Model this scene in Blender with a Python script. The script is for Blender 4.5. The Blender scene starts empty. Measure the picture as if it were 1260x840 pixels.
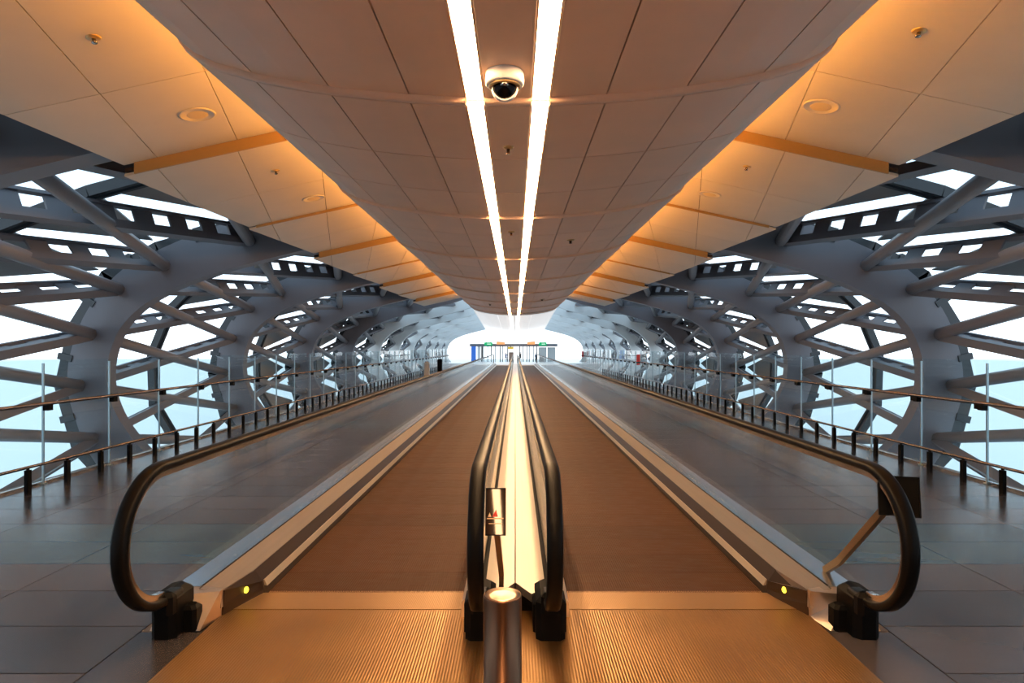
import bpy, math, random
from mathutils import Vector

C = bpy.context.scene.collection
D = bpy.data
PI = math.pi
random.seed(7)

# ------------------------------------------------------------------ camera
H = 1.7                                  # eye height above the walkway floor
cam = D.objects.new('camera', D.cameras.new('camera'))
C.objects.link(cam)
cam.location = (0, 0, H)
cam.rotation_euler = (PI / 2, 0, 0)
cam.data.sensor_width = 36
cam.data.lens = 760 / 1260 * 36
cam.data.shift_x = -4 / 1260
cam.data.shift_y = 7 / 1260
cam.data.clip_end = 2000
bpy.context.scene.camera = cam

# ------------------------------------------------------------------ sky and exposure
SKY = 2.6                                # strength of the bright overcast sky
STRIP = 48.0                             # the two light strips
COVE = 150.0                              # warm cove lights above the soffit edges
vs = bpy.context.scene.view_settings
vs.view_transform = 'Standard'
vs.look = 'None'
vs.gamma = 1.0
vs.use_curve_mapping = False
vs.exposure = 0.0
w = D.worlds.new('overcast_sky')
bpy.context.scene.world = w
w.use_nodes = True
nt = w.node_tree
nt.nodes.clear()
wo = nt.nodes.new('ShaderNodeOutputWorld')
bg = nt.nodes.new('ShaderNodeBackground')
tc = nt.nodes.new('ShaderNodeTexCoord')
sep = nt.nodes.new('ShaderNodeSeparateXYZ')
rp = nt.nodes.new('ShaderNodeValToRGB')
rp.color_ramp.elements[0].position = 0.0
rp.color_ramp.elements[0].color = (0.90, 0.96, 1.0, 1)
rp.color_ramp.elements[1].position = 0.3
rp.color_ramp.elements[1].color = (0.33, 0.46, 0.56, 1)
e = rp.color_ramp.elements.new(0.08)
e.color = (0.80, 0.91, 1.0, 1)
nt.links.new(tc.outputs['Generated'], sep.inputs[0])
nt.links.new(sep.outputs['Z'], rp.inputs[0])
nt.links.new(rp.outputs[0], bg.inputs[0])
bg.inputs[1].default_value = SKY
nt.links.new(bg.outputs[0], wo.inputs[0])


# ------------------------------------------------------------------ materials
def mat(name, col, rough=0.5, metal=0.0, bump=None, vary=0.0, noise=None, spec=None, coat=0.0, aniso=0.0):
    m = D.materials.new(name)
    m.use_nodes = True
    t = m.node_tree
    b = t.nodes['Principled BSDF']
    b.inputs['Base Color'].default_value = (*col, 1)
    b.inputs['Roughness'].default_value = rough
    b.inputs['Metallic'].default_value = metal
    if spec is not None:
        b.inputs['Specular IOR Level'].default_value = spec
    if coat:
        b.inputs['Coat Weight'].default_value = coat
        b.inputs['Coat Roughness'].default_value = 0.12
    if aniso:
        b.inputs['Anisotropic'].default_value = aniso
    src = None
    tcn = t.nodes.new('ShaderNodeTexCoord')
    if noise:                            # (scale, amount, stretch)
        n = t.nodes.new('ShaderNodeTexNoise')
        mp = t.nodes.new('ShaderNodeMapping')
        mp.inputs['Scale'].default_value = noise[2]
        n.inputs['Scale'].default_value = noise[0]
        n.inputs['Detail'].default_value = 5
        t.links.new(tcn.outputs['Object'], mp.inputs[0])
        t.links.new(mp.outputs[0], n.inputs['Vector'])
        r = t.nodes.new('ShaderNodeMapRange')
        r.inputs['From Min'].default_value = 0.25
        r.inputs['From Max'].default_value = 0.75
        r.inputs['To Min'].default_value = 1 - noise[1]
        r.inputs['To Max'].default_value = 1 + noise[1]
        t.links.new(n.outputs['Fac'], r.inputs['Value'])
        src = r.outputs[0]
        rr = t.nodes.new('ShaderNodeMath')
        rr.operation = 'MULTIPLY'
        rr.inputs[1].default_value = rough
        t.links.new(src, rr.inputs[0])
        t.links.new(rr.outputs[0], b.inputs['Roughness'])
    hsv = None
    if vary or noise:
        hsv = t.nodes.new('ShaderNodeHueSaturation')
        hsv.inputs['Color'].default_value = (*col, 1)
        t.links.new(hsv.outputs[0], b.inputs['Base Color'])
    if vary:
        oi = t.nodes.new('ShaderNodeObjectInfo')
        r2 = t.nodes.new('ShaderNodeMapRange')
        r2.inputs['To Min'].default_value = 1 - vary
        r2.inputs['To Max'].default_value = 1 + vary
        t.links.new(oi.outputs['Random'], r2.inputs['Value'])
        if src is not None:
            mu = t.nodes.new('ShaderNodeMath')
            mu.operation = 'MULTIPLY'
            t.links.new(src, mu.inputs[0])
            t.links.new(r2.outputs[0], mu.inputs[1])
            src = mu.outputs[0]
        else:
            src = r2.outputs[0]
    if hsv is not None:
        t.links.new(src, hsv.inputs['Value'])
    if bump:                             # (axis, pitch, strength): fine relief lines
        wv = t.nodes.new('ShaderNodeTexWave')
        wv.wave_type = 'BANDS'
        wv.bands_direction = bump[0]
        wv.inputs['Scale'].default_value = 1.0 / bump[1] * 0.31416
        t.links.new(tcn.outputs['Object'], wv.inputs['Vector'])
        bp = t.nodes.new('ShaderNodeBump')
        bp.inputs['Strength'].default_value = bump[2]
        bp.inputs['Distance'].default_value = 0.002
        t.links.new(wv.outputs['Fac'], bp.inputs['Height'])
        t.links.new(bp.outputs[0], b.inputs['Normal'])
    return m


def emit(name, col, s):
    m = D.materials.new(name)
    m.use_nodes = True
    t = m.node_tree
    t.nodes.clear()
    o = t.nodes.new('ShaderNodeOutputMaterial')
    e = t.nodes.new('ShaderNodeEmission')
    e.inputs[0].default_value = (*col, 1)
    e.inputs[1].default_value = s
    t.links.new(e.outputs[0], o.inputs[0])
    return m


def glass(name, tint, refl=1.0, rough=0.0):
    m = D.materials.new(name)
    m.use_nodes = True
    t = m.node_tree
    t.nodes.clear()
    o = t.nodes.new('ShaderNodeOutputMaterial')
    tr = t.nodes.new('ShaderNodeBsdfTransparent')
    tr.inputs[0].default_value = (*[c ** .5 for c in tint], 1)   # two surfaces per pane
    gl = t.nodes.new('ShaderNodeBsdfGlossy')
    gl.inputs['Roughness'].default_value = rough
    fr = t.nodes.new('ShaderNodeFresnel')
    fr.inputs[0].default_value = 1.45
    mu = t.nodes.new('ShaderNodeMath')
    mu.operation = 'MULTIPLY'
    mu.inputs[1].default_value = refl
    mx = t.nodes.new('ShaderNodeMixShader')
    t.links.new(fr.outputs[0], mu.inputs[0])
    geo = t.nodes.new('ShaderNodeNewGeometry')
    sb = t.nodes.new('ShaderNodeMath')
    sb.operation = 'SUBTRACT'
    sb.inputs[0].default_value = 1.0
    m2 = t.nodes.new('ShaderNodeMath')
    m2.operation = 'MULTIPLY'
    t.links.new(geo.outputs['Backfacing'], sb.inputs[1])
    t.links.new(sb.outputs[0], m2.inputs[0])
    t.links.new(mu.outputs[0], m2.inputs[1])
    t.links.new(m2.outputs[0], mx.inputs[0])
    t.links.new(tr.outputs[0], mx.inputs[1])
    t.links.new(gl.outputs[0], mx.inputs[2])
    t.links.new(mx.outputs[0], o.inputs[0])
    return m


M = {}
M['tile'] = mat('ceiling_enamel', (0.88, 0.57, 0.39), 0.42, 0, vary=0.05, noise=(2.0, 0.04, (1, 1, 1)))
M['panel'] = mat('side_panel_enamel', (0.58, 0.475, 0.365), 0.5, 0, vary=0.04, noise=(1.5, 0.04, (1, 1, 1)))
M['white_panel'] = mat('white_ceiling_added_glow', (0.93, 0.92, 0.92), 0.45)
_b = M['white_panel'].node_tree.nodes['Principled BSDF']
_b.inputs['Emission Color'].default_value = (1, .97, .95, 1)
_b.inputs['Emission Strength'].default_value = 0.60  # added emission stands in for daylight falling on the white ceiling
M['fascia'] = mat('ochre_fascia', (0.36, 0.20, 0.06), 0.5)
M['glare_arch'] = mat('grey_arch_glare', (0.86, 0.87, 0.87), 0.5)  # far arches: daylight glare put into a lighter base colour
M['hall_wall'] = mat('warm_grey_end_wall', (0.22, 0.19, 0.16), 0.7)
M['joint'] = mat('dark_joint', (0.025, 0.012, 0.007), 0.9)
M['roof'] = mat('dark_roof_deck', (0.03, 0.032, 0.036), 0.85)
M['arch'] = mat('grey_arch_paint', (0.155, 0.15, 0.172), 0.5, 0, noise=(0.7, 0.06, (1, 1, 1)))
M['tube'] = mat('grey_tube_paint', (0.23, 0.22, 0.235), 0.42)
M['beam'] = mat('grey_beam_paint', (0.16, 0.155, 0.175), 0.5)
M['mullion'] = mat('black_mullion', (0.02, 0.024, 0.03), 0.4)
M['cladding'] = mat('grey_fabric_panel', (0.30, 0.30, 0.30), 0.8, vary=0.1)
M['floor'] = mat('slate_floor', (0.052, 0.045, 0.048), 0.22, 0, vary=0.30, noise=(1.3, 0.10, (1, 3, 1)))
M['blue_floor'] = mat('blue_slate_floor', (0.042, 0.080, 0.128), 0.22, 0, vary=0.2, noise=(1.3, 0.10, (1, 3, 1)))
M['grout'] = mat('floor_joint', (0.05, 0.05, 0.055), 0.7)
M['edge'] = mat('slab_edge', (0.22, 0.20, 0.19), 0.6)
M['belt'] = mat('belt_pallet_rubber', (0.058, 0.024, 0.012), 0.62, 0, spec=0.18, bump=('X', 0.016, 0.8), vary=0.12, noise=(6, 0.15, (1, 4, 1)))
M['landing'] = mat('ribbed_landing_metal', (0.31, 0.175, 0.072), 0.36, 0.75, bump=('X', 0.016, 0.6), noise=(2.5, 0.12, (1, 1, 1)))
M['comb'] = mat('comb_metal', (0.36, 0.22, 0.11), 0.38, 0.75, bump=('X', 0.009, 0.4))
M['deck'] = mat('brushed_deck_steel', (0.42, 0.385, 0.36), 0.42, 0.85, noise=(3, 0.08, (14, 0.25, 1)))
M['outer_deck'] = mat('polished_outer_deck', (0.72, 0.76, 0.82), 0.22, 1.0)
M['skirt'] = mat('dark_skirt', (0.035, 0.02, 0.013), 0.35, 0.3)
M['skirt_strip'] = mat('bright_skirt_strip', (0.85, 0.72, 0.55), 0.3, 0.8)
M['cap'] = mat('end_cap_steel', (0.62, 0.52, 0.44), 0.3, 0.9, noise=(5, 0.1, (1, 1, 1)))
M['rubber'] = mat('black_rubber', (0.003, 0.003, 0.0034), 0.42, 0, spec=0.12)
M['black'] = mat('black_plastic', (0.003, 0.003, 0.0034), 0.5, 0, spec=0.08)
M['steel'] = mat('brushed_steel', (0.46, 0.43, 0.42), 0.22, 1.0, noise=(6, 0.1, (1, 1, 0.2)))
M['dark_steel'] = mat('dark_bollard_steel', (0.17, 0.085, 0.05), 0.30, 1.0)
M['dish'] = mat('dished_top_steel', (0.55, 0.42, 0.33), 0.32, 1.0)
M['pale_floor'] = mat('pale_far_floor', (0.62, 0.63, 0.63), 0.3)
M['arm'] = mat('bronze_arm', (0.30, 0.20, 0.12), 0.4, 0.8)
M['rail_steel'] = mat('rail_steel', (0.20, 0.18, 0.18), 0.25, 1.0)
M['fin'] = mat('steel_fin', (0.40, 0.48, 0.52), 0.3, 1.0)
M['white'] = mat('white_plastic', (0.85, 0.82, 0.80), 0.35)
M['brass'] = mat('brass_sensor', (0.55, 0.36, 0.16), 0.35, 0.7)
M['grille'] = mat('speaker_grille', (0.62, 0.44, 0.22), 0.6)
M['glass'] = glass('walkway_glass', (0.93, 0.96, 0.96), 0.6)
M['rail_glass'] = glass('rail_glass', (0.86, 0.95, 0.97), 0.8)
M['sky_glass'] = glass('facade_glass', (0.93, 0.97, 1.0), 0.7)
M['dome'] = mat('dark_dome', (0.002, 0.002, 0.003), 0.06, 0, spec=0.12)
M['strip'] = emit('strip_glow', (1.0, 0.60, 0.29), STRIP)
M['far_strip'] = emit('far_strip_glow', (1.0, 0.93, 0.88), 7.0)
M['cove'] = emit('cove_glow', (1.0, 0.43, 0.075), COVE)
M['amber'] = emit('amber_indicator', (1.0, 0.72, 0.05), 3.0)
M['green_sign'] = emit('green_sign_glow', (0.02, 0.50, 0.20), 1.0)
M['white_sign'] = emit('white_sign_glow', (0.8, 1.0, 0.9), 1.2)
M['orange_sign'] = emit('orange_lamp_glow', (1.0, 0.45, 0.18), 1.1)
M['yellow'] = mat('yellow_sign', (0.75, 0.50, 0.06), 0.5)
M['blue'] = mat('blue_board', (0.05, 0.20, 0.75), 0.5)
M['red'] = mat('red_board', (0.75, 0.06, 0.06), 0.5)
M['apron'] = mat('concrete_apron', (0.95, 0.90, 0.84), 0.9)
M['grey_wall'] = mat('grey_booth', (0.45, 0.47, 0.48), 0.6)
M['brown_wall'] = mat('brown_screen', (0.22, 0.15, 0.12), 0.6)
M['sign_face'] = mat('dark_sign_glass', (0.030, 0.015, 0.010), 0.03)
M['sign_red'] = mat('sign_red', (0.6, 0.03, 0.02), 0.4)
M['sign_tan'] = mat('sign_tan', (0.75, 0.5, 0.3), 0.4)


# ------------------------------------------------------------------ helpers
def obj(name, me, parent=None, loc=None):
    o = D.objects.new(name, me)
    C.objects.link(o)
    if parent is not None:
        o.parent = parent
    if loc is not None:
        o.location = loc
    return o


def mesh(name, vf, m, smooth=False):
    v, f = vf
    me = D.meshes.new(name)
    me.from_pydata([tuple(p) for p in v], [], f)
    me.materials.append(M[m] if isinstance(m, str) else m)
    if smooth:
        me.polygons.foreach_set('use_smooth', [True] * len(me.polygons))
    me.update()
    return me


def part(name, vf, m, parent=None, smooth=False, loc=None):
    return obj(name, mesh(name, vf, m, smooth), parent, loc)


def empty(name, loc=(0, 0, 0)):
    o = obj(name, None)
    o.location = loc
    o.empty_display_size = 0.2
    return o


def tag(o, label=None, cat=None, group=None, kind=None):
    if label:
        o['label'] = label
    if cat:
        o['category'] = cat
    if group:
        o['group'] = group
    if kind:
        o['kind'] = kind
    return o


def join(*vfs):
    V, F = [], []
    for v, f in vfs:
        n = len(V)
        V += [tuple(p) for p in v]
        F += [tuple(i + n for i in q) for q in f]
    return V, F


def box(x0, x1, y0, y1, z0, z1):
    v = [(x, y, z) for z in (z0, z1) for y in (y0, y1) for x in (x0, x1)]
    return v, [(0, 2, 3, 1), (4, 5, 7, 6), (0, 1, 5, 4), (2, 6, 7, 3), (0, 4, 6, 2), (1, 3, 7, 5)]


def bevbox(x0, x1, y0, y1, z0, z1, b):
    """box with chamfered top rim and vertical corners"""
    def ring(i, z):
        return [(x0 + i + b, y0 + i, z), (x1 - i - b, y0 + i, z), (x1 - i, y0 + i + b, z), (x1 - i, y1 - i - b, z),
                (x1 - i - b, y1 - i, z), (x0 + i + b, y1 - i, z), (x0 + i, y1 - i - b, z), (x0 + i, y0 + i + b, z)]
    return loft([ring(0, z0), ring(0, z1 - b), ring(b, z1)], True)


def loft(rings, closed=True, caps=True):
    n = len(rings[0])
    V = [p for r in rings for p in r]
    F = []
    for k in range(len(rings) - 1):
        for i in range(n if closed else n - 1):
            j = (i + 1) % n
            F.append((k * n + i, k * n + j, (k + 1) * n + j, (k + 1) * n + i))
    if closed and caps:
        F.append(tuple(range(n - 1, -1, -1)))
        F.append(tuple(range((len(rings) - 1) * n, len(rings) * n)))
    return V, F


def tube(p0, p1, r, n=10):
    p0, p1 = Vector(p0), Vector(p1)
    d = (p1 - p0).normalized()
    a = d.cross(Vector((0, 0, 1)))
    if a.length < 1e-4:
        a = Vector((1, 0, 0))
    a.normalize()
    b = d.cross(a)
    return loft([[p + (a * math.cos(2 * PI * i / n) + b * math.sin(2 * PI * i / n)) * r for i in range(n)] for p in (p0, p1)])


def beam_box(p0, p1, up, wd, h0, h1):
    """box along p0-p1, wd wide, from h0 to h1 along the direction up"""
    p0, p1 = Vector(p0), Vector(p1)
    d = (p1 - p0).normalized()
    u = Vector(up)
    u = (u - d * u.dot(d)).normalized()
    s = d.cross(u) * (wd / 2)
    V = []
    for p in (p0, p1):
        V += [p - s + u * h0, p + s + u * h0, p + s + u * h1, p - s + u * h1]
    return V, [(0, 1, 2, 3), (7, 6, 5, 4), (0, 4, 5, 1), (1, 5, 6, 2), (2, 6, 7, 3), (3, 7, 4, 0)]


def lathe(prof, n=24, c=(0, 0, 0)):
    rings = [[(c[0] + r * math.cos(2 * PI * i / n), c[1] + r * math.sin(2 * PI * i / n), c[2] + z) for i in range(n)] for r, z in prof]
    return loft(rings)


def prism(poly, nrm, t):
    """planar polygon thickened by t along nrm"""
    nrm = Vector(nrm)
    n = len(poly)
    V = [Vector(p) for p in poly] + [Vector(p) + nrm * t for p in poly]
    F = [tuple(range(n - 1, -1, -1)), tuple(range(n, 2 * n))]
    for i in range(n):
        j = (i + 1) % n
        F.append((i, j, n + j, n + i))
    return V, F


def lerp(a, b, t):
    return a + (b - a) * t


def interp(tab, x):
    for (x0, z0), (x1, z1) in zip(tab, tab[1:]):
        if x <= x1:
            return z0 + (z1 - z0) * (x - x0) / (x1 - x0)
    return tab[-1][1]


# ------------------------------------------------------------------ ground outside
tag(part('ground', box(-400, 400, -120, 500, -8.2, -8.0), 'apron'), kind='structure')

# ------------------------------------------------------------------ floor
FX = 6.0                                 # half width of the bridge floor


def fz(y):                               # the floor dips slightly past the walkways
    return 0.0 if y < 60 else -1.1 * min(1, (y - 60) / 52)


floor = part('floor', join(box(-FX, FX, -18, 60, -0.40, -0.02),
                           loft([[(-FX, y, fz(y) - 0.4), (FX, y, fz(y) - 0.4), (FX, y, fz(y) - 0.02), (-FX, y, fz(y) - 0.02)] for y in (60, 112)])), 'grout')
tag(floor, kind='structure')
tw, tl = 1.24, 0.545
TX = [2.24, 3.48, 4.72, 5.98]
me_t = {}
for c in range(3):
    me_t[c] = mesh('tile', bevbox(0.003, TX[c + 1] - TX[c] - 0.003, 0.003, tl - 0.003, -0.03, 0.0, 0.002), 'floor')
me_h = {}
for c in range(3):
    me_h[c] = mesh('tile', bevbox(0.003, TX[c + 1] - TX[c] - 0.003, 0.003, tl - 0.003, -0.03, 0.0, 0.002), 'blue_floor')
for s in (-1, 1):
    for c in range(3):
        x0 = TX[c] if s > 0 else -TX[c + 1]
        for q in range(42):
            obj('tile', (me_h if q % 15 in (7, 8) else me_t)[c], floor, (x0, 1.04 + q * tl, 0))
far, far2 = [], []
rnd = random.Random(3)
y = 1.04 + tl * 42
while y < 60:
    for s in (-1, 1):
        for c in range(3):
            x0 = TX[c] if s > 0 else -TX[c + 1]
            far.append(box(x0 + .003, x0 + TX[c + 1] - TX[c] - .003, y + .003, y + tl * 2 - .003, -0.03, rnd.uniform(-.001, .001)))
    y += tl * 2
for k in range(8):
    ya, yb = 60.2 + k * 6.4, 60.2 + (k + 1) * 6.4
    for c in range(10):
        x0 = -FX + c * 1.2
        far2.append(loft([[(x0 + .01, q, fz(q) - .03), (x0 + 1.19, q, fz(q) - .03), (x0 + 1.19, q, fz(q)), (x0 + .01, q, fz(q))] for q in (ya, yb - .01)]))
tag(part('tile', join(*far), 'floor', floor), kind='stuff')
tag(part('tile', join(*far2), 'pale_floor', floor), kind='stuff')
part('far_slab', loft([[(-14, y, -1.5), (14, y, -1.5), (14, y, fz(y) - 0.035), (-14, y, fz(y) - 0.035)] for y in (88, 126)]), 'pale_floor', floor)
for s in (-1, 1):
    a, b = sorted((s * 1.866, s * 2.236))
    fil = mesh('tile', bevbox(a, b, .003, 1.197, -.03, 0.0, .002), 'floor')
    for q in range(4):
        obj('tile', fil, floor, (0, 3.69 - 1.2 * (q + 1), 0))
    a, b = sorted((s * 2.19, s * 2.236))
    part('edge_strip', box(a, b, 3.7, 57, -.03, 0.0), 'edge', floor)
for s in (-1, 1):                        # stone kerb along the slab edge
    x = s * 5.98
    part('edge_strip', box(min(x, x + s * .06), max(x, x + s * .06), -18, 60, -0.45, 0.012), 'edge', floor)

# ------------------------------------------------------------------ ceiling: convex soffit of enamel tiles
CX = -0.06
BP = [(0, 0), (.34, .005), (.8, .028), (1.1, .053), (1.45, .092), (1.75, .138), (2.07, .20), (2.37, .285), (2.53, .36), (2.62, .43), (2.67, .50), (2.69, .57)]
Y0S, MOD, YEND = 0.57, 4.5, 39.0


def tiltb(y):
    return 0.04 * (((y - Y0S) / MOD) % 1.0 - 0.5)


def bz(x, y=None):
    return H + 2.0 + interp(BP, abs(x)) + (tiltb(y) if y is not None else 0)


ceiling = empty('ceiling', (0, 20, H + 2))
tag(ceiling, kind='structure')


def keep(o, p):
    o.matrix_parent_inverse = p.matrix_world.inverted()
    o.matrix_parent_inverse.translation = -Vector(p.location)
    return o


def cpart(name, vf, m, par=None, smooth=False):
    par = par or ceiling
    return keep(part(name, vf, m, par, smooth), par)


COLS = [(-.19, .19), (.345, .8), (.8, 1.45), (1.45, 2.07), (2.07, 2.69)]


def soffit_tile(xa, xb, ya, yb, g=0.006):
    xs = [xa + g] + [x for x, _ in BP if xa + g < x < xb - g] + [xb - g]
    if xa < 0 < xb:
        xs = [xa + g, xb - g]
    ea, eb = 1e-4, 1e-4
    r = []
    g1 = .024 if abs(((ya - Y0S) / MOD) % 1.0) < .01 else g + .002
    for y, yy in ((ya + g1, ya + ea), (yb - g - .002, yb - eb)):
        lo = [(x, y, bz(x, yy)) for x in xs]
        hi = [(x, y, bz(x, yy) + 0.03) for x in reversed(xs)]
        r.append(lo + hi)
    return loft(r)


def mirror(vf):
    v, f = vf
    return [(-p[0], p[1], p[2]) for p in v], [tuple(reversed(q)) for q in f]


def shift(vf, d):
    return [(p[0] + d[0], p[1] + d[1], p[2] + d[2]) for p in vf[0]], vf[1]


ks = [k for k in range(-3, 9)]
cache = {}
for k in ks:
    for r_ in range(3):
        ya = Y0S + k * MOD + r_ * 1.5
        yb = ya + 1.5
        if ya >= YEND - .05:
            continue
        yb = min(yb, YEND)
        for ci, (xa, xb) in enumerate(COLS):
            for s in ((1,) if ci == 0 else (1, -1)):
                key = (ci, s, r_, round(yb - ya, 2))
                if key not in cache:
                    yr = Y0S + r_ * 1.5
                    vf = soffit_tile(xa, xb, yr, yr + yb - ya)
                    if s < 0:
                        vf = mirror(vf)
                    cache[key] = mesh('tile', shift(vf, (CX, -yr, 0)), 'tile', False)
                o = obj('tile', cache[key], ceiling, (0, ya, 0))
                keep(o, ceiling)
    ym = Y0S + k * MOD                    # overlapped lip where one module drops below the one before
    if ym < YEND:
        for xa, xb in ((-2.69, -.345), (-.19, .19), (.345, 2.69)):
            xs = sorted([xa, xb] + [q * x for x, _ in BP for q in (-1, 1) if x and xa < q * x < xb])
            dz, th = -.026, (.07 if k == 1 else .02 if k % 2 == 0 else .012)
            rows = [[(CX + x, ym - th, bz(x) + .045) for x in xs], [(CX + x, ym - th, bz(x) + dz + .016) for x in xs],
                    [(CX + x, ym - th * .7, bz(x) + dz + .002) for x in xs], [(CX + x, ym, bz(x) + dz) for x in xs], [(CX + x, ym + .004, bz(x) + dz + .04) for x in xs]]
            cpart('lip', loft(rows, False), 'tile', None, True)
# dark backing shell behind the joints
xs = sorted([-x for x, _ in BP if x > 0] + [x for x, _ in BP])
xs = [x for x in xs if abs(x) < 2.68]
cpart('backing', loft([[(CX + x * .995, y, bz(x) + 0.10) for x in xs] + [(CX + 2.6, y, H + 2.75), (CX - 2.6, y, H + 2.75)] for y in (-12.9, YEND - .02)]), 'joint')

# strip lights
for s in (-1, 1):
    t = empty('strip_light', (CX + s * .267, 17, H + 2.0))
    tag(t, 'long glowing white strip light, %s of the two in the curved soffit' % ('left' if s < 0 else 'right'), 'light', 'strip lights in the soffit')
    x = CX + s * .267
    dif, trim = [], []
    for k in ks:
        for q in range(1):
            ya = Y0S + k * MOD
            yb = min(ya + MOD, YEND)
            if ya >= YEND:
                continue
            za, zb = bz(.267, ya + 1e-4) + .004, bz(.267, yb - 1e-4) + .004
            dif.append(loft([[(x - .066, yy, z), (x + .066, yy, z), (x + .066, yy, z + .03), (x - .066, yy, z + .03)] for yy, z in ((ya + .004, za), (yb - .004, zb))]))
            for e_ in (-1, 1):
                xx = x + e_ * .071
                trim.append(loft([[(xx - .005, yy, z - .006), (xx + .005, yy, z - .006), (xx + .005, yy, z + .04), (xx - .005, yy, z + .04)] for yy, z in ((ya, za), (yb, zb))]))
    keep(part('diffuser', join(*dif), 'strip', t), t)
    keep(part('trim_channel', join(*trim), 'tile', t), t)

# cove lights: warm battens standing on the soffit edges, hidden from below by the soffit
for s in (-1, 1):
    t = empty('cove_light', (CX + s * 2.5, 17, H + 2.75))
    tag(t, 'hidden warm cove batten on the %s edge of the curved soffit' % ('left' if s < 0 else 'right'), 'light', 'cove lights')
    x = CX + s * 2.5
    keep(part('tray', box(x - .06, x + .06, -12.8, YEND - .1, H + 2.755, H + 2.775), 'joint', t), t)
    keep(part('lamp_tube', box(x - .025, x + .025, -12.8, YEND - .1, H + 2.78, H + 2.81), 'cove', t), t)

# ------------------------------------------------------------------ ceiling: tilted side panels
side_tilt = 0.17
SZ = {0: (-.085, .0), 1: (-.05, .085)}     # rise of an even and an odd module


def soff(y):
    q = (y - Y0S) / MOD
    a, b = SZ[int(math.floor(q)) % 2]
    return lerp(a, b, q % 1.0)


def pz(x, y):
    return H + 4.05 - .22 * abs(x - CX) + soff(y)


def clip(poly, axis, lim, keep_less):
    out = []
    for i in range(len(poly)):
        a, b = poly[i], poly[(i + 1) % len(poly)]
        ia = (a[axis] <= lim) == keep_less or a[axis] == lim
        ib = (b[axis] <= lim) == keep_less or b[axis] == lim
        if ia:
            out.append(a)
        if ia != ib:
            t = (lim - a[axis]) / (b[axis] - a[axis])
            out.append((lerp(a[0], b[0], t), lerp(a[1], b[1], t)))
    return out


PXI, PXO = 2.2, 6.0
TWX, SL = 1.24, 1.24 / MOD
side_cache = {}
for k in ks:
    ym = Y0S + k * MOD
    if ym > YEND - 1:
        continue
    for s in (-1, 1):
        for r_ in range(2):
            ya, yb = r_ * MOD / 2, (r_ + 1) * MOD / 2
            for c in range(-2, 4):
                xa = 3.0 + TWX * c
                key = (s, r_, c, k % 2)
                if key not in side_cache:
                    g = .006
                    poly = [(xa + SL * ya + g, ya + g), (xa + TWX + SL * ya - g, ya + g), (xa + TWX + SL * yb - g, yb - g), (xa + SL * yb + g, yb - g)]
                    poly = clip(clip(poly, 0, PXI, False), 0, PXO, True)
                    if len(poly) < 3:
                        side_cache[key] = None
                        continue
                    pts = [(CX + s * x, y, H + 4.05 - .22 * x + lerp(*SZ[k % 2], y / MOD)) for x, y in poly]
                    if s > 0:
                        vf = prism(pts, (0, 0, 1), .04)
                    else:
                        vf = prism(pts[::-1], (0, 0, 1), .04)
                    side_cache[key] = mesh('panel', vf, 'panel')
                if side_cache[key]:
                    o = obj('panel', side_cache[key], ceiling, (0, ym, 0))
                    keep(o, ceiling)
        # backing and the fascia board that closes the step to the module before
        r = [(PXI, 0), (PXO - .01, 0), (PXO - .01, MOD), (PXI, MOD)]
        pts = [(CX + s * x, ym + y, H + 4.12 - .22 * x + lerp(*SZ[k % 2], y / MOD)) for x, y in r]
        if s < 0:
            pts = pts[::-1]
        cpart('backing', prism(pts, (0, 0, 1), .05), 'joint')
        fh = .20 if k % 2 == 0 else .08
        zf = [(CX + s * x, H + 4.05 - .22 * x + SZ[k % 2][0]) for x in (PXI, PXO - .17)]
        fas = [[(x, ym - .03, z - .004), (x, ym + .004, z - .004), (x, ym + .004, z + fh), (x, ym - .03, z + fh)] for x, z in zf]
        cpart('fascia', loft(fas if s < 0 else fas[::-1]), 'fascia')

# ------------------------------------------------------------------ white ceiling beyond the soffit
wc = empty('ceiling', (0, 75, 4))
tag(wc, kind='structure')


def wz(u, y):                             # u in -1..1
    t = (y - YEND) / (112 - YEND)
    return lerp(H + 2.0, 2.45, t) + lerp(.62, .36, t) * abs(u) ** 1.6


def wx(u, y):
    t = (y - YEND) / (112 - YEND)
    return lerp(CX, 0, t) + u * lerp(2.75, 4.1, t)


us = [-1, -.85, -.65, -.4, -.2, 0, .2, .4, .65, .85, 1]
for k in range(8):
    ya = YEND + k * 73 / 8
    yb = ya + 73 / 8
    for a, b in ((0, 3), (3, 5), (5, 7), (7, 10)):
        rr = []
        for y in (ya + .02, yb - .02):
            lo = [(wx(us[i], y) + (.02 if i == a else 0), y, wz(us[i], y)) for i in range(a, b + 1)]
            hi = [(p[0], p[1], p[2] + .05) for p in reversed(lo)]
            rr.append(lo + hi)
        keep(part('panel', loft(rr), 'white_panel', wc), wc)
rr = [[(wx(u, y), y, wz(u, y) + .12) for u in us] + [(wx(1, y), y, wz(1, y) + .4), (wx(-1, y), y, wz(-1, y) + .4)] for y in (YEND, 112)]
keep(part('backing', loft(rr), 'roof', wc), wc)
for s in (-1, 1):
    t = empty('strip_light', (s * .2, 75, 3.2))
    tag(t, 'thin white strip light, %s of the pair in the far white ceiling' % ('left' if s < 0 else 'right'), 'light', 'thin strip lights in the far white ceiling')
    u = s * .075
    keep(part('diffuser', loft([[(wx(u, y) - .07, y, wz(u, y) - .03), (wx(u, y) + .07, y, wz(u, y) - .03), (wx(u, y) + .07, y, wz(u, y) + .01), (wx(u, y) - .07, y, wz(u, y) + .01)] for y in (YEND + .3, 111)]), 'far_strip', t), t)
    keep(part('end_plate', box(wx(u, YEND) - .08, wx(u, YEND) + .08, YEND + .26, YEND + .3, wz(u, YEND) - .04, wz(u, YEND) + .02), 'white', t), t)

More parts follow.
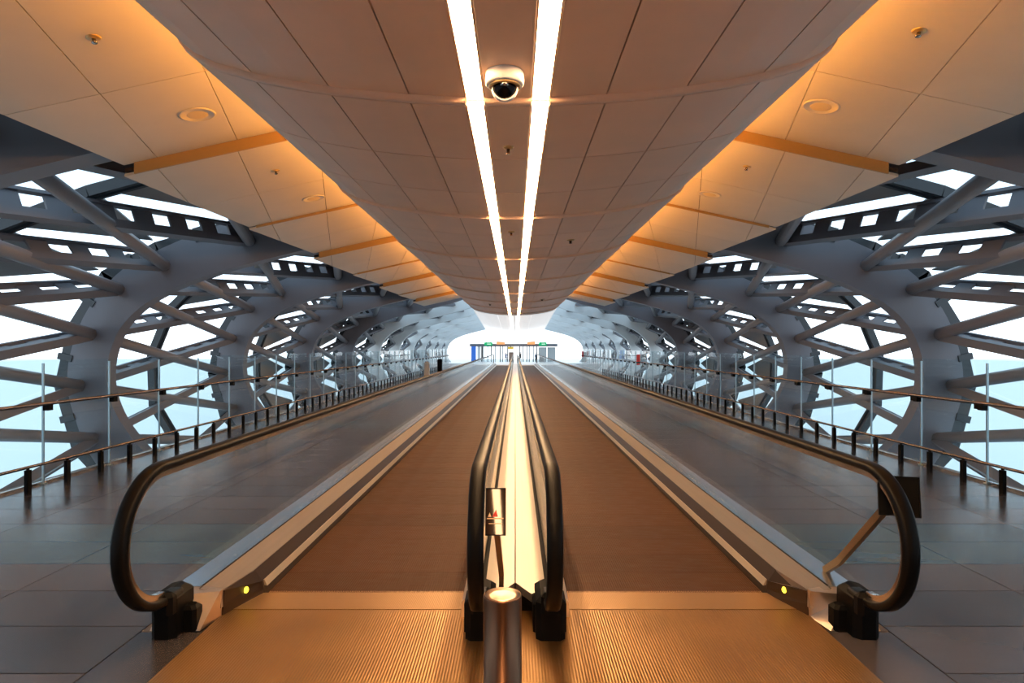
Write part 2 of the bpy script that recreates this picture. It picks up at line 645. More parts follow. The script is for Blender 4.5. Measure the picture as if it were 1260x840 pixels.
# ------------------------------------------------------------------ arches
INN = [(0, 3.98), (2, 3.86), (3.6, 3.55), (4.8, 3.16), (6.13, 2.84), (7.67, 2.46), (9.1, 2.05), (10.28, 1.56), (11.0, 1.10), (11.5, .57), (11.77, 0.0), (11.9, -.6),
       (11.88, -1.2), (11.72, -1.75), (11.39, -2.35), (10.7, -3.15), (9.6, -3.95), (8.2, -4.6), (6.4, -5.1)]
OUT = [(0, 5.25), (2, 5.15), (4, 4.85), (5.6, 4.45), (7.2, 4.0), (8.8, 3.50), (10.35, 2.86), (11.4, 2.3), (12.1, 1.6), (12.6, .85), (12.92, 0.0), (13.05, -.7),
       (13.02, -1.4), (12.82, -2.1), (12.45, -3.05), (11.6, -4.1), (10.3, -5.0), (8.7, -5.7), (6.6, -6.2)]


def smooth_curve(P, n=3):
    out = []
    for i in range(len(P) - 1):
        p0 = P[max(i - 1, 0)] if i > 0 else (-P[1][0], P[1][1])
        p1, p2 = P[i], P[i + 1]
        p3 = P[min(i + 2, len(P) - 1)]
        for k in range(n):
            t = k / n
            out.append(tuple(.5 * (2 * p1[a] + (p2[a] - p0[a]) * t + (2 * p0[a] - 5 * p1[a] + 4 * p2[a] - p3[a]) * t * t + (3 * p1[a] - p0[a] - 3 * p2[a] + p3[a]) * t ** 3) for a in (0, 1)))
    out.append(P[-1])
    return out


ci, co = smooth_curve(INN), smooth_curve(OUT)
ci = [(-x, z) for x, z in reversed(ci[1:])] + ci
co = [(-x, z) for x, z in reversed(co[1:])] + co
AT = 0.42
rings = []
for (xi, zi), (xo, zo) in zip(ci, co):
    rings.append([(xi, 0, zi), (xi, AT, zi), (xo, AT, zo), (xo, 0, zo)])
arch_me = mesh('steel_arch', loft(rings), 'arch')
arch_glare = mesh('steel_arch', loft(rings), 'glare_arch')
ORD = ['first', 'second', 'third', 'fourth', 'fifth', 'sixth', 'seventh', 'eighth', 'ninth', 'tenth', 'eleventh', 'twelfth', 'thirteenth']
BAY = 9.0
ARCHES = [9.0 * k for k in range(-2, 13)]
for i, y in enumerate(ARCHES):
    if y <= 0:
        continue
    i -= 2
    o = obj('steel_arch', arch_me if y < 50 else arch_glare, None, (0, y, H))
    if i == 1:
        lab = 'nearest grey steel arch, dark in shadow above the side panels at the top corners'
    elif i == 2:
        lab = 'first full grey steel arch with its curve seen on both sides behind the glass railings'
    else:
        lab = 'grey steel arch, %s full curve counted away from the viewer' % ORD[i - 2]
    tag(o, lab, 'arch', 'steel arches along the tunnel')

# ------------------------------------------------------------------ lattice walls
N = [(5.3, 3.72), (7.8, 3.08), (10.28, 2.37), (11.58, 1.68), (12.38, .36), (12.72, -1.14), (12.3, -2.68), (10.9, -4.15), (8.6, -5.2)]


def nrm(i):
    a, b = N[max(i - 1, 0)], N[min(i + 1, len(N) - 1)]
    t = Vector((b[0] - a[0], b[1] - a[1]))
    n_ = Vector((-t[1], t[0])).normalized()
    return n_ if n_.dot(Vector((N[i][0], N[i][1] + 1))) > 0 else -n_


NN = [nrm(i) for i in range(len(N))]
SKN = .78


def P3(s, i, y, off=0.0):
    return Vector((s * (N[i][0] + NN[i][0] * off), y, H + N[i][1] + NN[i][1] * off))


def slotted(p0, p1, n0, n1):
    """castellated beam: inner chord, outer chord and web plates with open slots between them"""
    n_ = (n0 + n1) * .5
    L = (p1 - p0).length
    d = (p1 - p0) / L
    out = [beam_box(p0, p1, n_, .24, -.10, .10), beam_box(p0, p1, n_, .16, .46, .53)]
    k = int(L / 1.15)
    for j in range(k + 1):
        c = (j + .5) * L / (k + 1)
        out.append(beam_box(p0 + d * (c - .27), p0 + d * (c + .27), n_, .05, .08, .48))
    return join(*out)


for s, nm in ((-1, 'left'), (1, 'right')):
    wl = empty('wall_' + nm, (0, 0, 0))
    tag(wl, kind='structure')
    far_p, far_g, far_b = [], [], []
    for b in range(-2, 12):
        ya, yb = ARCHES[b + 2], ARCHES[b + 3]
        ym = (ya + yb) / 2 + .2
        near = -1 <= b <= 4
        XC = []
        for i in range(len(N) - 1):
            XC.append((P3(s, i, ya, SKN) + P3(s, i + 1, ya, SKN) + P3(s, i, yb, SKN) + P3(s, i + 1, yb, SKN)) / 4)
        for i in range(len(N) - 1):
            q = .2
            part('brace_tube', tube(P3(s, i, ya + q), P3(s, i + 1, yb + q), .165, 10), 'tube', wl, True)
            a, c = P3(s, i + 1, ya + q), P3(s, i, yb + q)
            na, nb = Vector((s * NN[i + 1][0], 0, NN[i + 1][1])), Vector((s * NN[i][0], 0, NN[i][1]))
            part('slotted_beam', slotted(a, c, na, nb), 'beam', wl)
            # glazing: triangles of the outer skin
            tris = [('glass_pane', [P3(s, i, ya, SKN), P3(s, i + 1, ya, SKN), XC[i]], 0),
                    ('glass_pane', [P3(s, i, yb, SKN), P3(s, i + 1, yb, SKN), XC[i]], 1)]
            if i < len(N) - 2:
                tris.append(('glass_pane', [P3(s, i + 1, ya, SKN), XC[i], XC[i + 1]], 2))
                tris.append(('cladding_panel', [P3(s, i + 1, yb, SKN), XC[i], XC[i + 1]], 3))
            for name, tri, kind in tris:
                opaque = (kind == 3 and i <= 2 and b < 7)
                if i == 0 and kind in (0, 1) and b < 4:
                    opaque = True
                if 3 <= b <= 6 and kind == 3 and i <= 5:
                    opaque = True
                if 4 <= b <= 6 and kind == 1 and i in (2, 3):
                    opaque = True
                cen = (tri[0] + tri[1] + tri[2]) / 3
                nv = (tri[1] - tri[0]).cross(tri[2] - tri[0]).normalized()
                if nv.dot(Vector((s, 0, .3))) < 0:
                    nv = -nv
                    tri = [tri[0], tri[2], tri[1]]
                tri = [cen + (p - cen) * (1 if opaque else .985) for p in tri]
                vf = prism(tri, nv, .06 if opaque else .02)
                if near:
                    part('cladding_panel' if opaque else 'glass_pane', vf, 'cladding' if opaque else 'sky_glass', wl)
                elif opaque:
                    far_p.append(vf)
                else:
                    far_g.append(vf)
        # glazing bars at the arch and half way between arches
        bar = []
        bar2 = []
        for i in range(len(N) - 1):
            a, c = P3(s, i, ya + .2, SKN), P3(s, i + 1, ya + .2, SKN)
            n_ = Vector((s * (NN[i][0] + NN[i + 1][0]), 0, NN[i][1] + NN[i + 1][1]))
            bar.append(beam_box(a, c, n_, .34, -.42, -.04))
            bar.append(beam_box(a + (c - a) * .45, a + (c - a) * .55, n_, .46, -.40, .02))
            if i < len(N) - 2:
                for dy in (-.12, .12):
                    bar2.append(beam_box(XC[i] + Vector((0, dy, 0)), XC[i + 1] + Vector((0, dy, 0)), n_, .11, -.22, .02))
        part('mullion', join(*bar), 'mullion', wl)
        part('mullion', join(*bar2), 'mullion', wl)
    tag(part('cladding_panel', join(*far_p), 'cladding', wl), kind='stuff')
    tag(part('glass_pane', join(*far_g), 'sky_glass', wl), kind='stuff')

# opaque crown of the roof above the ceilings and the lower closure of the tube
rf = []
top = [(-6.9, 4.15), (-5.0, 4.75), (-3, 5.15), (0, 5.4), (3, 5.15), (5.0, 4.75), (6.9, 4.15)]
rf.append(loft([[(x, y, H + z) for x, z in top] + [(x, y, H + z + .12) for x, z in reversed(top)] for y in (-18, 41)]))
tag(part('roof', join(*rf), 'roof'), kind='structure')
rg = [loft([[(x, y, H + z) for x, z in top] + [(x, y, H + z + .04) for x, z in reversed(top)] for y in (ya + .05, ya + 8.95)]) for ya in range(41, 112, 9)]
tag(part('roof', join(*rg), 'sky_glass'), kind='structure')
hw = [(x, z) for x, z in OUT]
hw = [(-x, z) for x, z in reversed(hw[1:])] + hw
tag(part('wall_front', loft([[(x * 1.06, y, H + z * 1.06) for x, z in hw] for y in (-18.4, -18.0)]), 'hall_wall'), kind='structure')

# ------------------------------------------------------------------ moving walkways
YA, YE = 4.26, 57.0                       # the near and far comb
HX = 2.03                                 # outer handrail from the axis
IX = 0.205                                # inner handrail from the axis
NC, NR, NZ = 3.54, .385, .63              # newel centre and radius


def sweep(path, prof):
    """sweep (a, b) profile: a along x, b along the path normal in the yz plane"""
    rings = []
    for i, (x, y, z) in enumerate(path):
        p0 = path[max(i - 1, 0)]
        p1 = path[min(i + 1, len(path) - 1)]
        ty, tz = p1[1] - p0[1], p1[2] - p0[2]
        L = math.hypot(ty, tz)
        ny, nz = -tz / L, ty / L
        rings.append([(x + a, y + b * ny, z + b * nz) for a, b in prof])
    return loft(rings)


def handrail_path(x, near=True):
    p = [(x, NC + .16, NZ - NR)]
    n = 28
    for i in range(n + 1):
        a = -PI / 2 - PI * i / n
        p.append((x, NC + (NR * .96) * math.cos(a), NZ + NR * math.sin(a)))
    for q in range(1, 19):
        p.append((x, lerp(NC, YE + .7, q / 18), NZ + NR))
    for i in range(1, 13):
        a = PI / 2 - PI * i / 12
        p.append((x, YE + .7 + NR * math.cos(a), NZ + NR * math.sin(a)))
    p.append((x, YE + .5, NZ - NR))
    # path runs newel bottom -> top -> far end: outward normal is on the left of travel
    return p


HP = [(-.041, -.012), (-.034, -.020), (.034, -.020), (.041, -.012), (.043, .004), (.038, .020), (.024, .028), (-.024, .028), (-.038, .020), (-.043, .004)]
GP = [(-.018, -.055), (.018, -.055), (.018, -.019), (-.018, -.019)]
sign_group = None


def glass_outline(ya, yb, newel):
    top = NZ + NR - .045
    if newel:
        pts = []
        for i in range(15):
            a = -PI / 2 - PI * i / 14
            pts.append((NC + (NR - .05) * .96 * math.cos(a), max(NZ + (NR - .05) * math.sin(a), .17)))
        pts = [(yb - .006, .17)] + [(3.66, .17)] + [(y, z) for y, z in pts if not (y > NC - .01 and z < .3)][0:] + [(yb - .006, top)]
        return pts
    return [(yb - .006, .17), (ya + .006, .17), (ya + .006, top), (yb - .006, top)]


GJ = [3.18, 5.04, 8.05] + [8.05 + 3.02 * i for i in range(1, 17)]
GJ = [y for y in GJ if y < YE] + [YE]
PAL = .405

for s, nm in ((-1, 'left'), (1, 'right')):
    W = empty('moving_walkway', (s * 1.03, 3.0, 0))
    tag(W, 'dark ribbed moving walkway on the %s of the shared centre balustrade' % nm, 'moving walkway', 'the two moving walkways')

    def wp(name, vf, m, smooth=False, W=W):
        return keep(part(name, vf, m, W, smooth), W)

    def bx(xa, xb, *r):
        a, b = sorted((s * xa, s * xb))
        return box(a, b, *r)

    # belt of pallets
    a, b_ = sorted((s * .347, s * 1.718))
    pm = mesh('pallet', bevbox(a, b_, .002, PAL - .002, -.018, 0.0, .0015), 'belt')
    y = YA
    while y < YE - .1:
        o = obj('pallet', pm, W, (0, y, 0))
        keep(o, W)
        y += PAL
    wp('truss_tray', bx(.30, 1.78, YA, YE, -.0195, -.0185), 'black')
    # comb and landing plates, near and far
    teeth = []
    n = 110
    for i in range(n):
        xa = lerp(.35, 1.71, i / n)
        teeth.append(bx(xa, xa + .006, YA - .002, YA + .035, .0, .006))
    wp('comb_plate', join(loft([[(s * x, yy, z) for x, z in ((.30, -.018), (xo, -.018), (xo, .008), (.30, .008))][::s] for yy, xo in ((3.992, 1.84), (YA, 1.745))]), *teeth), 'comb')
    wp('landing_plate', bx(.001, 1.86, -1.0, 3.985, -.018, .006), 'landing')
    wp('landing_plate', bx(.03, 1.86, YE, YE + 2.4, -.018, .006), 'landing')
    # outer balustrade base
    def prof_run(pr, ya, yb):
        return loft([[(s * x, yy, z) for x, z in (pr if s > 0 else pr[::-1])] for yy in (ya, yb)])
    wp('skirt_strip', prof_run([(1.722, .045), (1.748, .050), (1.752, .086), (1.742, .088)], YA + .03, YE), 'skirt_strip')
    sk_ = wp('skirt_panel', loft([[(s * x, yy, z) for x, z in pr][::s] for yy, pr in (
        (3.905, [(1.850, .0), (1.89, .0), (1.89, .163), (1.836, .163), (1.843, .08)]),
        (4.27, [(1.722, -.018), (1.80, -.018), (1.80, .163), (1.748, .085), (1.738, .03)]),
        (YE, [(1.718, -.018), (1.80, -.018), (1.80, .163), (1.745, .085), (1.735, .03)]))]), 'skirt')
    wp('deck', loft([[(s * x, yy, z) for x, z in ((xi, .06), (1.985, .06), (1.985, .18), (xi, .168))][::s] for yy, xi in ((3.88, 1.85), (4.25, 1.80), (YE, 1.80))]), 'deck')
    wp('gasket', bx(1.985, 2.0, 3.9, YE, .05, .176), 'black')
    wp('outer_deck', prof_run([(2.0, 0), (2.185, 0), (2.185, .168), (2.0, .182)], 3.93, YE), 'outer_deck')
    top = [(1.845, 3.86), (2.07, 3.80), (2.20, 3.94), (2.20, 4.02), (1.845, 3.90)]
    bot = [(1.857, 3.90), (1.89, 3.70), (2.19, 3.70), (2.20, 3.94), (1.857, 3.94)]
    cap = loft([[(s * x, y, 0.0) for x, y in bot], [(s * x, y, .176) for x, y in top]])
    if s < 0:
        cap = (cap[0], [tuple(reversed(q)) for q in cap[1]])
    wp('end_cap', cap, 'cap')
    hx = s * HX
    wp('handrail_inlet', join(bevbox(min(hx - s * .05, hx + s * .10), max(hx - s * .05, hx + s * .10), 3.585, 3.84, 0, .262, .035), bevbox(min(hx - s * .12, hx + s * .12), max(hx - s * .12, hx + s * .12), 3.685, 3.79, 0, .150, .02),
                              bevbox(hx - .06, hx + .06, 3.53, 3.62, .16, .285, .025)), 'black')
    ind = lathe([(.0, 0), (.02, 0), (.021, .008), (.012, .014), (0, .015)], 16)
    ang = -s
    V = [(s * 1.792 - s * p[2] * 1.3, 4.10 + p[0], .09 + p[1]) for p in ind[0]]
    part('indicator_lamp', (V, ind[1]), 'amber', sk_)
    # inner balustrade base, each walkway its half of the centre deck
    hd = [(.004, 3.957), (.10, 3.775), (.188, 3.90), (.188, YE), (.004, YE)]
    zt = .192
    vf = prism([(s * x, y, zt - .05) for x, y in hd][::s], (0, 0, 1), .05)
    wp('centre_deck', vf, 'deck')
    wp('gasket', bx(.188, .222, 3.9, YE, .05, .180), 'black')
    wp('skirt_panel', prof_run([(.222, -.018), (.222, .19), (.262, .188), (.335, .10), (.345, -.018)][::-1], 3.88, YE), 'skirt_strip')
    wp('centre_base', bx(.006, .188, 3.97, YE, -.018, .14), 'black')
    ix = s * IX
    wp('handrail_inlet', join(bevbox(ix - .085, ix + .085, 3.56, 3.90, 0, .25, .03), bevbox(ix - .10, ix + .10, 3.66, 3.90, 0, .19, .02),
                              bevbox(ix - .055, ix + .055, 3.53, 3.6, .17, .285, .02)), 'black')
    for x in (hx, ix):
        path = handrail_path(x)
        wp('handrail', sweep(path, HP), 'rubber', True)
        wp('handrail_guide', sweep(path[1:], GP), 'steel')
        for gi, (ya, yb) in enumerate(zip(GJ, GJ[1:])):
            ol = glass_outline(ya, yb, gi == 0)
            wp('glass_panel', prism([(x - .005, yy, zz) for yy, zz in ol], (1, 0, 0), .010), 'glass')

# ------------------------------------------------------------------ bollard in front of the centre balustrade
bo = empty('bollard', (-.056, 2.72, 0.006))
tag(bo, 'short brushed steel bollard with a dished top in front of the centre balustrade', 'bollard')
part('body', lathe([(.0, 0), (.095, 0), (.095, .012), (.0845, .014), (.0845, .600), (.083, .606), (.078, .606), (.074, .596), (0, .594)], 48), 'dark_steel', bo, True)
part('dished_top', lathe([(0, .595), (.0765, .604), (.0765, .607), (.05, .602), (0, .600)], 48), 'dish', bo, True)
part('base_ring', lathe([(.086, 0), (.112, 0), (.112, .006), (.100, .012), (.086, .012)], 40), 'steel', bo, True)

# ------------------------------------------------------------------ notice plates on bent arms
def sign(name_loc, lab, plate, arm_pts, pw, ph, yaw, face):
    t = empty('notice_sign', name_loc)
    tag(t, lab, 'sign')
    lx, ly, lz = name_loc
    arms = []
    for p, q in zip(arm_pts, arm_pts[1:]):
        a = beam_box(Vector(p), Vector(q), (1, 0, 0), .045, -.008 - .01, .012)
        arms.append(a)
    keep(part('arm', join(*arms), 'arm', t), t)
    c, sn = math.cos(yaw), math.sin(yaw)
    tl_ = .31 if face else .2

    def T(vf):
        out = []
        for x, y, z in vf[0]:
            y2, z2 = y * math.cos(tl_) + z * math.sin(tl_), -y * math.sin(tl_) + z * math.cos(tl_)
            out.append((plate[0] + x * c - y2 * sn, plate[1] + x * sn + y2 * c, plate[2] + z2))
        return out, vf[1]
    w2, h2 = pw / 2, ph / 2
    bk = keep(part('backplate', T(box(-w2, w2, 0, .022, -h2, h2)), 'black', t), t)
    fr = [box(-w2, w2, -.008, 0, h2 - .006, h2), box(-w2, w2, -.008, 0, -h2, -h2 + .006), box(-w2, -w2 + .005, -.008, 0, -h2, h2), box(w2 - .005, w2, -.008, 0, -h2, h2)]
    part('frame', T(join(*fr)), 'black', bk)
    if face:
        fc = keep(part('sign_face', T(box(-w2 + .005, w2 - .005, -.003, 0.001, -h2 + .006, h2 - .006)), 'sign_face', t), t)
        part('printed_band', T(join(box(-w2 + .008, w2 - .012, -.0042, -.003, -.040, -.034), box(-w2 + .018, w2 - .02, -.0042, -.003, -.066, -.062))), 'sign_tan', fc)
        tri = [(-.018, -.0042, -.028), (.012, -.0042, -.028), (.002, -.0042, .012)]
        part('printed_triangle', T(prism(tri, (0, 1, 0), .001)), 'sign_red', fc)
        tri = [(-.042, -.0042, -.028), (-.024, -.0042, -.028), (-.033, -.0042, -.004)]
        part('printed_triangle', T(prism(tri, (0, 1, 0), .001)), 'sign_tan', fc)


sign((-.085, 3.86, .19), 'small framed notice plate on a bronze arm above the centre deck', (-.108, 3.42, .79),
     [(-.085, 3.90, .192), (-.080, 3.74, .33), (-.105, 3.44, .72)], .112, .255, 0, True)
sign((2.12, 4.2, .175), 'dark notice plate on a slanted arm behind the right outer handrail bend', (2.10, 3.38, .885),
     [(2.12, 4.22, .176), (2.13, 4.05, .30), (2.105, 3.45, .84)], .20, .215, -.35, False)

# ------------------------------------------------------------------ glass railings and knee rails at the edges of the floor
RX, KX = 5.9, 5.65
for s, nm in ((-1, 'left'), (1, 'right')):
    G = empty('glass_railing', (s * RX, 30, 0))
    tag(G, 'tall clear glass railing with a round handrail along the %s floor edge' % nm, 'railing', 'glass railings at the floor edges')
    p0, dp = 7.68 - 5 * 1.25, 1.25
    gm = mesh('glass_panel', box(-.008, .008, .012, dp - .012, .02, 1.535), 'rail_glass')
    fm = mesh('post', join(box(-.012, .012, -.009, .009, -.0, 1.50), box(-.03, .03, -.03, .03, 0, .012)), 'fin')
    bm_ = mesh('bracket', join(box(-.035, .035, -.04, .04, .915, .985), box(-.035, -.02, .05, .10, .93, .99), box(-.035, -.02, -.03, .10, .925, .94)), 'black')
    n = 43
    for i in range(n):
        y = p0 + i * dp
        keep(obj('glass_panel', gm, G, (s * RX, y, 0)), G)
        po = keep(obj('post', fm, G, (s * (RX - .03), y, 0)), G)
        obj('bracket', bm_, po, (-s * .06, 0, 0))
    x = s * (RX - .12)
    keep(part('handrail', tube((x, p0 - .4, 1.005), (x, p0 + n * dp, 1.005), .022, 12), 'rail_steel', G, True), G)
    keep(part('base_shoe', box(s * RX - .02, s * RX + .02, p0 - .4, p0 + n * dp, 0, .03), 'steel', G), G)
    K = empty('knee_rail', (s * KX, 25, 0))
    tag(K, 'low knee rail on short black posts along the %s floor edge' % nm, 'rail', 'low rails in front of the glass railings')
    pm = mesh('post', join(box(-.022, .022, -.03, .03, 0, .275), box(-.012, .012, -.012, .012, .275, .30)), 'black')
    y, e_ = 7.16 - .63 * 8, 45.0 if s < 0 else 40.0
    y0 = y
    while y < e_:
        keep(obj('post', pm, K, (s * KX, y, 0)), K)
        y += .63
    keep(part('rail', tube((s * KX, y0 - .2, .305), (s * KX, y - .5, .305), .018, 10), 'rail_steel', K, True), K)

# ------------------------------------------------------------------ fittings on the ceilings
def on_panel(px, py):
    r = abs((px - 634) / (427 - py))
    s = 1 if px > 634 else -1
    z = 3.0
    for _ in range(30):
        X = r * z
        d = 760 * X / abs(px - 634)
        z = pz(s * X, d) - H
    return Vector((s * X, d, H + z)), s


def on_soffit(px, py):
    z = 2.0
    for _ in range(30):
        d = 760 * z / (427 - py)
        X = (px - 634) * d / 760
        z = bz(X - CX, d) - H
    return Vector((X, d, H + z))


sp = 0
for (px, py, lab) in ((243, 141, 'round flush speaker grille in the near left side panel'), (1010, 131, 'round flush speaker grille in the near right side panel'),
                      (386, 244, 'round flush speaker grille in the second left side panel'), (873, 239, 'round flush speaker grille in the second right side panel')):
    p, s = on_panel(px, py)
    t = empty('ceiling_speaker', p)
    t.rotation_euler = (math.atan(side_tilt / MOD), s * math.atan(.22), 0)
    tag(t, lab, 'speaker', 'round ceiling speakers')
    part('rim', lathe([(.20, .01), (.225, .01), (.235, 0), (.230, -.010), (.205, -.012), (.20, -.006)], 40), 'panel', t, True)
    part('grille', lathe([(0, .012), (.20, .012), (.20, -.004), (.1, -.007), (0, -.008)], 40), 'grille', t, True)
for (px, py, lab) in ((115, 46, 'small brass smoke sensor on the nearest left side panel'), (1131, 38, 'small brass smoke sensor on the nearest right side panel'),
                      (339, 210, 'small brass smoke sensor on the second left side panel'), (919, 205, 'small brass smoke sensor on the second right side panel')):
    p, s = on_panel(px, py)
    t = empty('smoke_sensor', p)
    t.rotation_euler = (0, s * math.atan(.22), 0)
    tag(t, lab, 'sensor', 'smoke sensors on the side panels')
    part('plate', lathe([(0, .01), (.065, .01), (.07, 0), (.06, -.012), (.03, -.016), (0, -.016)], 28), 'brass', t, True)
    part('probe', lathe([(0, -.01), (.02, -.012), (.018, -.045), (.030, -.050), (.026, -.060), (0, -.062)], 20), 'steel', t, True)
for (px, py, lab, r) in ((625.5, 181, 'small sprinkler head between the strip lights behind the dome camera', .055), (702, 295, 'small dark sensor on the soffit right of the strip lights', .075),
                         (629, 285, 'tiny sprinkler head between the strip lights farther along', .06), (667, 368, 'pale pointed sensor on the far soffit right of the strips', .12),
                         (603, 374, 'tiny dark sensor on the far soffit left of the strips', .09)):
    p = on_soffit(px, py)
    t = empty('soffit_sensor', p)
    tag(t, lab, 'sensor', 'sensors on the soffit')
    part('plate', lathe([(0, .02), (r, .02), (r, 0), (r * .85, -.014), (r * .4, -.02), (0, -.02)], 24), 'brass', t, True)
    part('probe', lathe([(0, -.015), (r * .35, -.016), (r * .3, -.06), (r * .45, -.066), (0, -.075)], 16), 'dark_steel', t, True)

p = on_soffit(621, 90)
cm = empty('dome_camera', p)
tag(cm, 'white dome security camera with a dark bubble between the strip lights', 'camera')
part('housing', lathe([(0, .03), (.128, .03), (.140, -.005), (.143, -.05), (.141, -.082), (.132, -.092), (.100, -.094), (0, -.094)], 48), 'white', cm, True)
part('collar', lathe([(.092, -.092), (.118, -.092), (.116, -.106), (.098, -.110), (.092, -.104)], 48), 'brass', cm, True)
arcp = [(.086 * math.cos(a), -.104 - .092 * math.sin(a)) for a in [i * PI / 2 / 10 for i in range(11)]]
dm = part('dome', lathe([(.0, -.10)] + arcp[:-1] + [(0, -.196)], 40), 'dome', cm, True)
rm = []
for i in range(24):                      # white trim hoop round the bubble
    a0, a1 = PI * i / 24, PI * (i + 1) / 24
    rm.append(beam_box(Vector((.093 * math.cos(a0), .0, -.104 - .098 * math.sin(a0))), Vector((.093 * math.cos(a1), .0, -.104 - .098 * math.sin(a1))), (0, 1, 0), .010, -.02, .02))
part('trim_hoop', join(*rm), 'white', cm)
part('lens', lathe([(0, -.10), (.03, -.10), (.03, -.125), (.02, -.13), (0, -.13)], 20, (0, -.075, 0)), 'steel', dm, True)

# ------------------------------------------------------------------ far end of the hall
YB = 112.0
K_ = YB / 760.0


def FXp(px):
    return (px - 634) * K_


def FZp(py):
    return H - (py - 427) * K_


wb = empty('wall_back', (0, YB, 0))
tag(wb, kind='structure')


def fpart(name, a, b, c, d, m, y0=0.0, y1=.2):
    return keep(part(name, box(FXp(a), FXp(b), YB + y0, YB + y1, FZp(d), FZp(c)), m, wb), wb)


fpart('header_beam', 578, 686, 422.8, 426.2, 'beam', -.1, .4)
fpart('white_screen', 587.2, 591.5, 426, 446.5, 'white')
fpart('dark_screen', 592, 594.2, 426, 446.5, 'mullion')
xs_ = [595, 600, 604.5, 609.5, 615.5, 618.2, 624.6]
for a, b in zip(xs_, xs_[1:]):
    fpart('glass_pane', a + .3, b - .3, 426, 446.5, 'sky_glass', .08, .1)
for a in xs_:
    fpart('mullion', a - .6, a + .6, 425.6, 446.5, 'mullion' if a in (604.5, 615.5, 618.2, 624.6) else 'grey_wall', 0, .2)
fpart('brown_screen', 626, 632, 433, 446.5, 'brown_wall', 0, .15)
xs_ = [639.5, 643.8, 648.2, 651.2, 656.2, 660.6]
for a, b in zip(xs_, xs_[1:]):
    fpart('glass_pane', a + .3, b - .3, 426, 446.5, 'sky_glass', .08, .1)
for a in xs_:
    fpart('mullion', a - .6, a + .6, 425.6, 446.5, 'mullion', 0, .2)
fpart('grey_booth', 663, 672.5, 427, 445, 'grey_wall', 0, 1.5)
fpart('grey_booth', 674, 683.5, 427, 445, 'grey_wall', .3, 1.5)

t = empty('advert_board', (FXp(583), YB - .5, fz(YB)))
tag(t, 'tall plain blue board at the left end of the far doors', 'board')
keep(part('panel', box(FXp(580), FXp(586), YB - .5, YB - .35, fz(YB) + .1, FZp(426)), 'blue', t), t)
keep(part('foot', box(FXp(579.6), FXp(586.4), YB - .7, YB - .2, fz(YB), fz(YB) + .1), 'grey_wall', t), t)
for a, b, lab in ((596, 606, 'green lit sign above the far doors, left one'), (663, 672.5, 'green lit sign above the far doors, right one')):
    t = empty('exit_sign', (FXp((a + b) / 2), YB - .4, FZp(425)))
    tag(t, lab, 'sign', 'green lit signs over the far doors')
    keep(part('casing', box(FXp(a), FXp(b), YB - .4, YB - .2, FZp(425), FZp(421)), 'green_sign', t), t)
    keep(part('symbol', box(FXp(a) + .5, FXp(b) - .25, YB - .42, YB - .4, FZp(423.6), FZp(422.8)), 'white_sign', t), t)
    keep(part('bracket', box(FXp(a) + .3, FXp(a) + .4, YB - .3, YB + .0, FZp(425) + .1, FZp(420)), 'grey_wall', t), t)
    keep(part('bracket', box(FXp(b) - .4, FXp(b) - .3, YB - .3, YB + .0, FZp(425) + .1, FZp(420)), 'grey_wall', t), t)
for a, b, lab in ((611, 621.5, 'warm orange lit bulkhead panel above the far doors, left one'), (648.5, 658.5, 'warm orange lit bulkhead panel above the far doors, right one')):
    o = part('lamp_panel', bevbox(FXp(a), FXp(b), YB - .6, YB - .3, FZp(423.6), FZp(419.6), .05), 'orange_sign')
    tag(o, lab, 'lamp', 'orange lamp panels over the far doors')
t = empty('hanging_sign', (FXp(628.5), YB - .3, FZp(430)))
tag(t, 'yellow overhead sign near the middle of the far doors', 'sign')
keep(part('panel', box(FXp(625), FXp(632), YB - .35, YB - .2, FZp(429.6), FZp(426.4)), 'yellow', t), t)
keep(part('hanger', box(FXp(628), FXp(629), YB - .30, YB - .05, FZp(426.4), FZp(425.4)), 'mullion', t), t)


# ------------------------------------------------------------------ people at the far end
def person_mat(name, cloth, legs):
    m = D.materials.new(name)
    m.use_nodes = True
    t = m.node_tree
    b = t.nodes['Principled BSDF']
    b.inputs['Roughness'].default_value = .8
    tcn = t.nodes.new('ShaderNodeTexCoord')
    sp_ = t.nodes.new('ShaderNodeSeparateXYZ')
    r = t.nodes.new('ShaderNodeValToRGB')
    mr = t.nodes.new('ShaderNodeMath')
    mr.operation = 'DIVIDE'
    mr.inputs[1].default_value = 1.75
    r.color_ramp.interpolation = 'CONSTANT'
    r.color_ramp.elements[0].position = 0
    r.color_ramp.elements[0].color = (*legs, 1)
    r.color_ramp.elements[1].position = .53
    r.color_ramp.elements[1].color = (*cloth, 1)
    e1 = r.color_ramp.elements.new(.84)
    e1.color = (.42, .24, .16, 1)
    t.links.new(tcn.outputs['Object'], sp_.inputs[0])
    t.links.new(sp_.outputs['Z'], mr.inputs[0])
    t.links.new(mr.outputs[0], r.inputs[0])
    t.links.new(r.outputs[0], b.inputs['Base Color'])
    return m


M['hair'] = mat('dark_hair', (.015, .011, .009), .6)


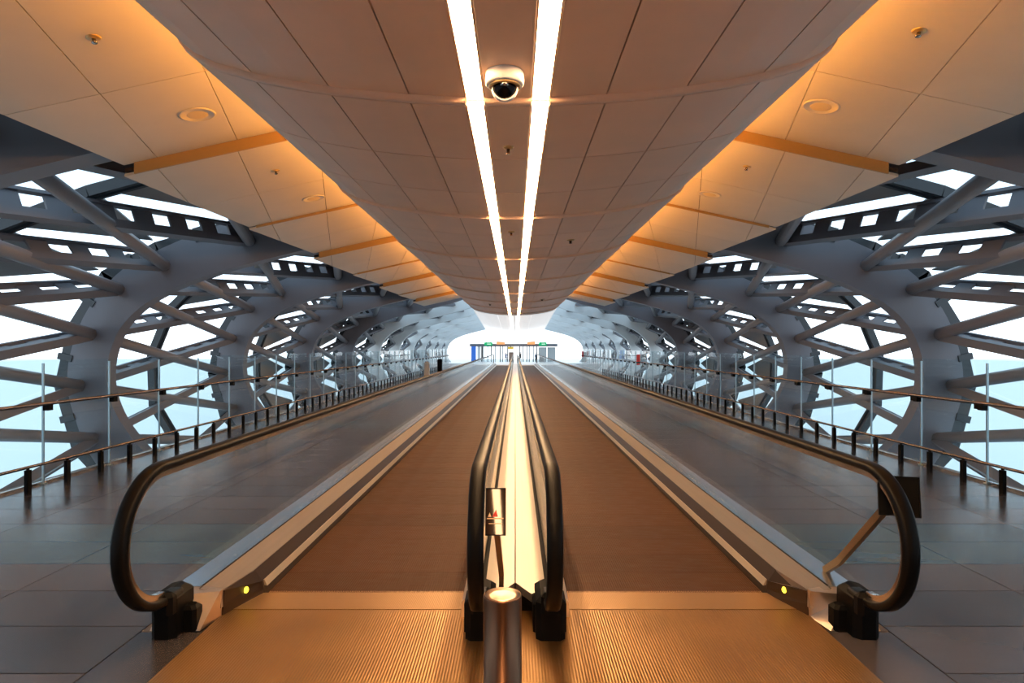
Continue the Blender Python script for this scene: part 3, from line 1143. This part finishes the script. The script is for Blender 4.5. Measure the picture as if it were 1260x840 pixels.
def person(px, y, lab, cloth, legs, stride, turn):
    J = [((0, 0, .93), .135), ((0, 0, 1.15), .125), ((0, 0, 1.36), .15), ((0, 0, 1.47), .06), ((0, .01, 1.56), .085), ((0, .015, 1.66), .09), ((0, .01, 1.72), .05),
         ((.10, 0, .88), .095), ((.11, stride * .5, .48), .065), ((.11, stride, .08), .045), ((.11, stride - .14, .035), .035),
         ((-.10, 0, .88), .095), ((-.11, -stride * .2, .48), .065), ((-.11, -stride * .7, .08), .045), ((-.11, -stride * .7 - .14, .035), .035),
         ((.19, 0, 1.38), .06), ((.25, .04, 1.10), .045), ((.26, -.06, .86), .035), ((.255, -.09, .76), .03),
         ((-.19, 0, 1.38), .06), ((-.25, .04, 1.10), .045), ((-.26, -.10, .87), .035), ((-.255, -.14, .78), .03)]
    E = [(0, 1), (1, 2), (2, 3), (3, 4), (4, 5), (5, 6), (0, 7), (7, 8), (8, 9), (9, 10), (0, 11), (11, 12), (12, 13), (13, 14), (2, 15), (15, 16), (16, 17), (17, 18), (2, 19), (19, 20), (20, 21), (21, 22)]
    me = D.meshes.new('person')
    me.from_pydata([j[0] for j in J], E, [])
    o = obj('person', me, None, ((px - 634) * y / 760, y, fz(y) + .01))
    o.rotation_euler = (0, 0, turn)
    sk = o.modifiers.new('skin', 'SKIN')
    for i, v in enumerate(me.skin_vertices[0].data):
        v.radius = (J[i][1], J[i][1] * .8)
        v.use_root = i == 0
    ss = o.modifiers.new('sub', 'SUBSURF')
    ss.levels = ss.render_levels = 1
    me.materials.append(person_mat('person_clothes', cloth, legs))
    tag(o, lab, 'person', 'people by the far doors')
    part('hair', lathe([(0, 1.625), (.092, 1.64), (.104, 1.69), (.08, 1.75), (.03, 1.775), (0, 1.777)], 14, (0, .03, 0)), 'hair', o, True)


person(622.6, 106, 'person in dark blue clothes standing left of the centre balustrade at the far doors', (.02, .04, .16), (.02, .02, .05), .10, .3)
person(640.3, 103, 'person in black clothes just right of the centre balustrade at the far doors', (.012, .012, .015), (.012, .012, .014), .16, 3.0)
person(659.2, 107, 'person in dark clothes by the right side of the far doors', (.02, .05, .12), (.015, .02, .03), .06, 2.0)

# ------------------------------------------------------------------ small things far along the side walks
for x, y, h, lab, m in ((-5.25, 43.0, .86, 'dark post at the far end of the left low rail', 'black'), (-5.3, 37.0, .80, 'pale grey post near the far end of the left low rail', 'grey_wall')):
    t = empty('end_post', (x, y, 0))
    tag(t, lab, 'post')
    part('column', bevbox(-.16, .16, -.12, .12, 0, h, .03), m, t)
    part('head', bevbox(-.12, .12, -.09, .09, h, h + .05, .02), 'steel', t)
for px, y, lab in ((789, 28.5, 'small red notice fixed to the right glass railing, nearer one'), (719.5, 52, 'small red notice fixed to the right glass railing, farther one')):
    t = empty('red_notice', (5.86, y, .8))
    tag(t, lab, 'notice', 'red notices on the right railing')
    keep(part('board', box(5.60, 5.756, y - .01, y + .01, .88, 1.36), 'red', t), t)
    keep(part('clip', box(5.59, 5.757, y - .014, y + .014, .96, 1.03), 'steel', t), t)
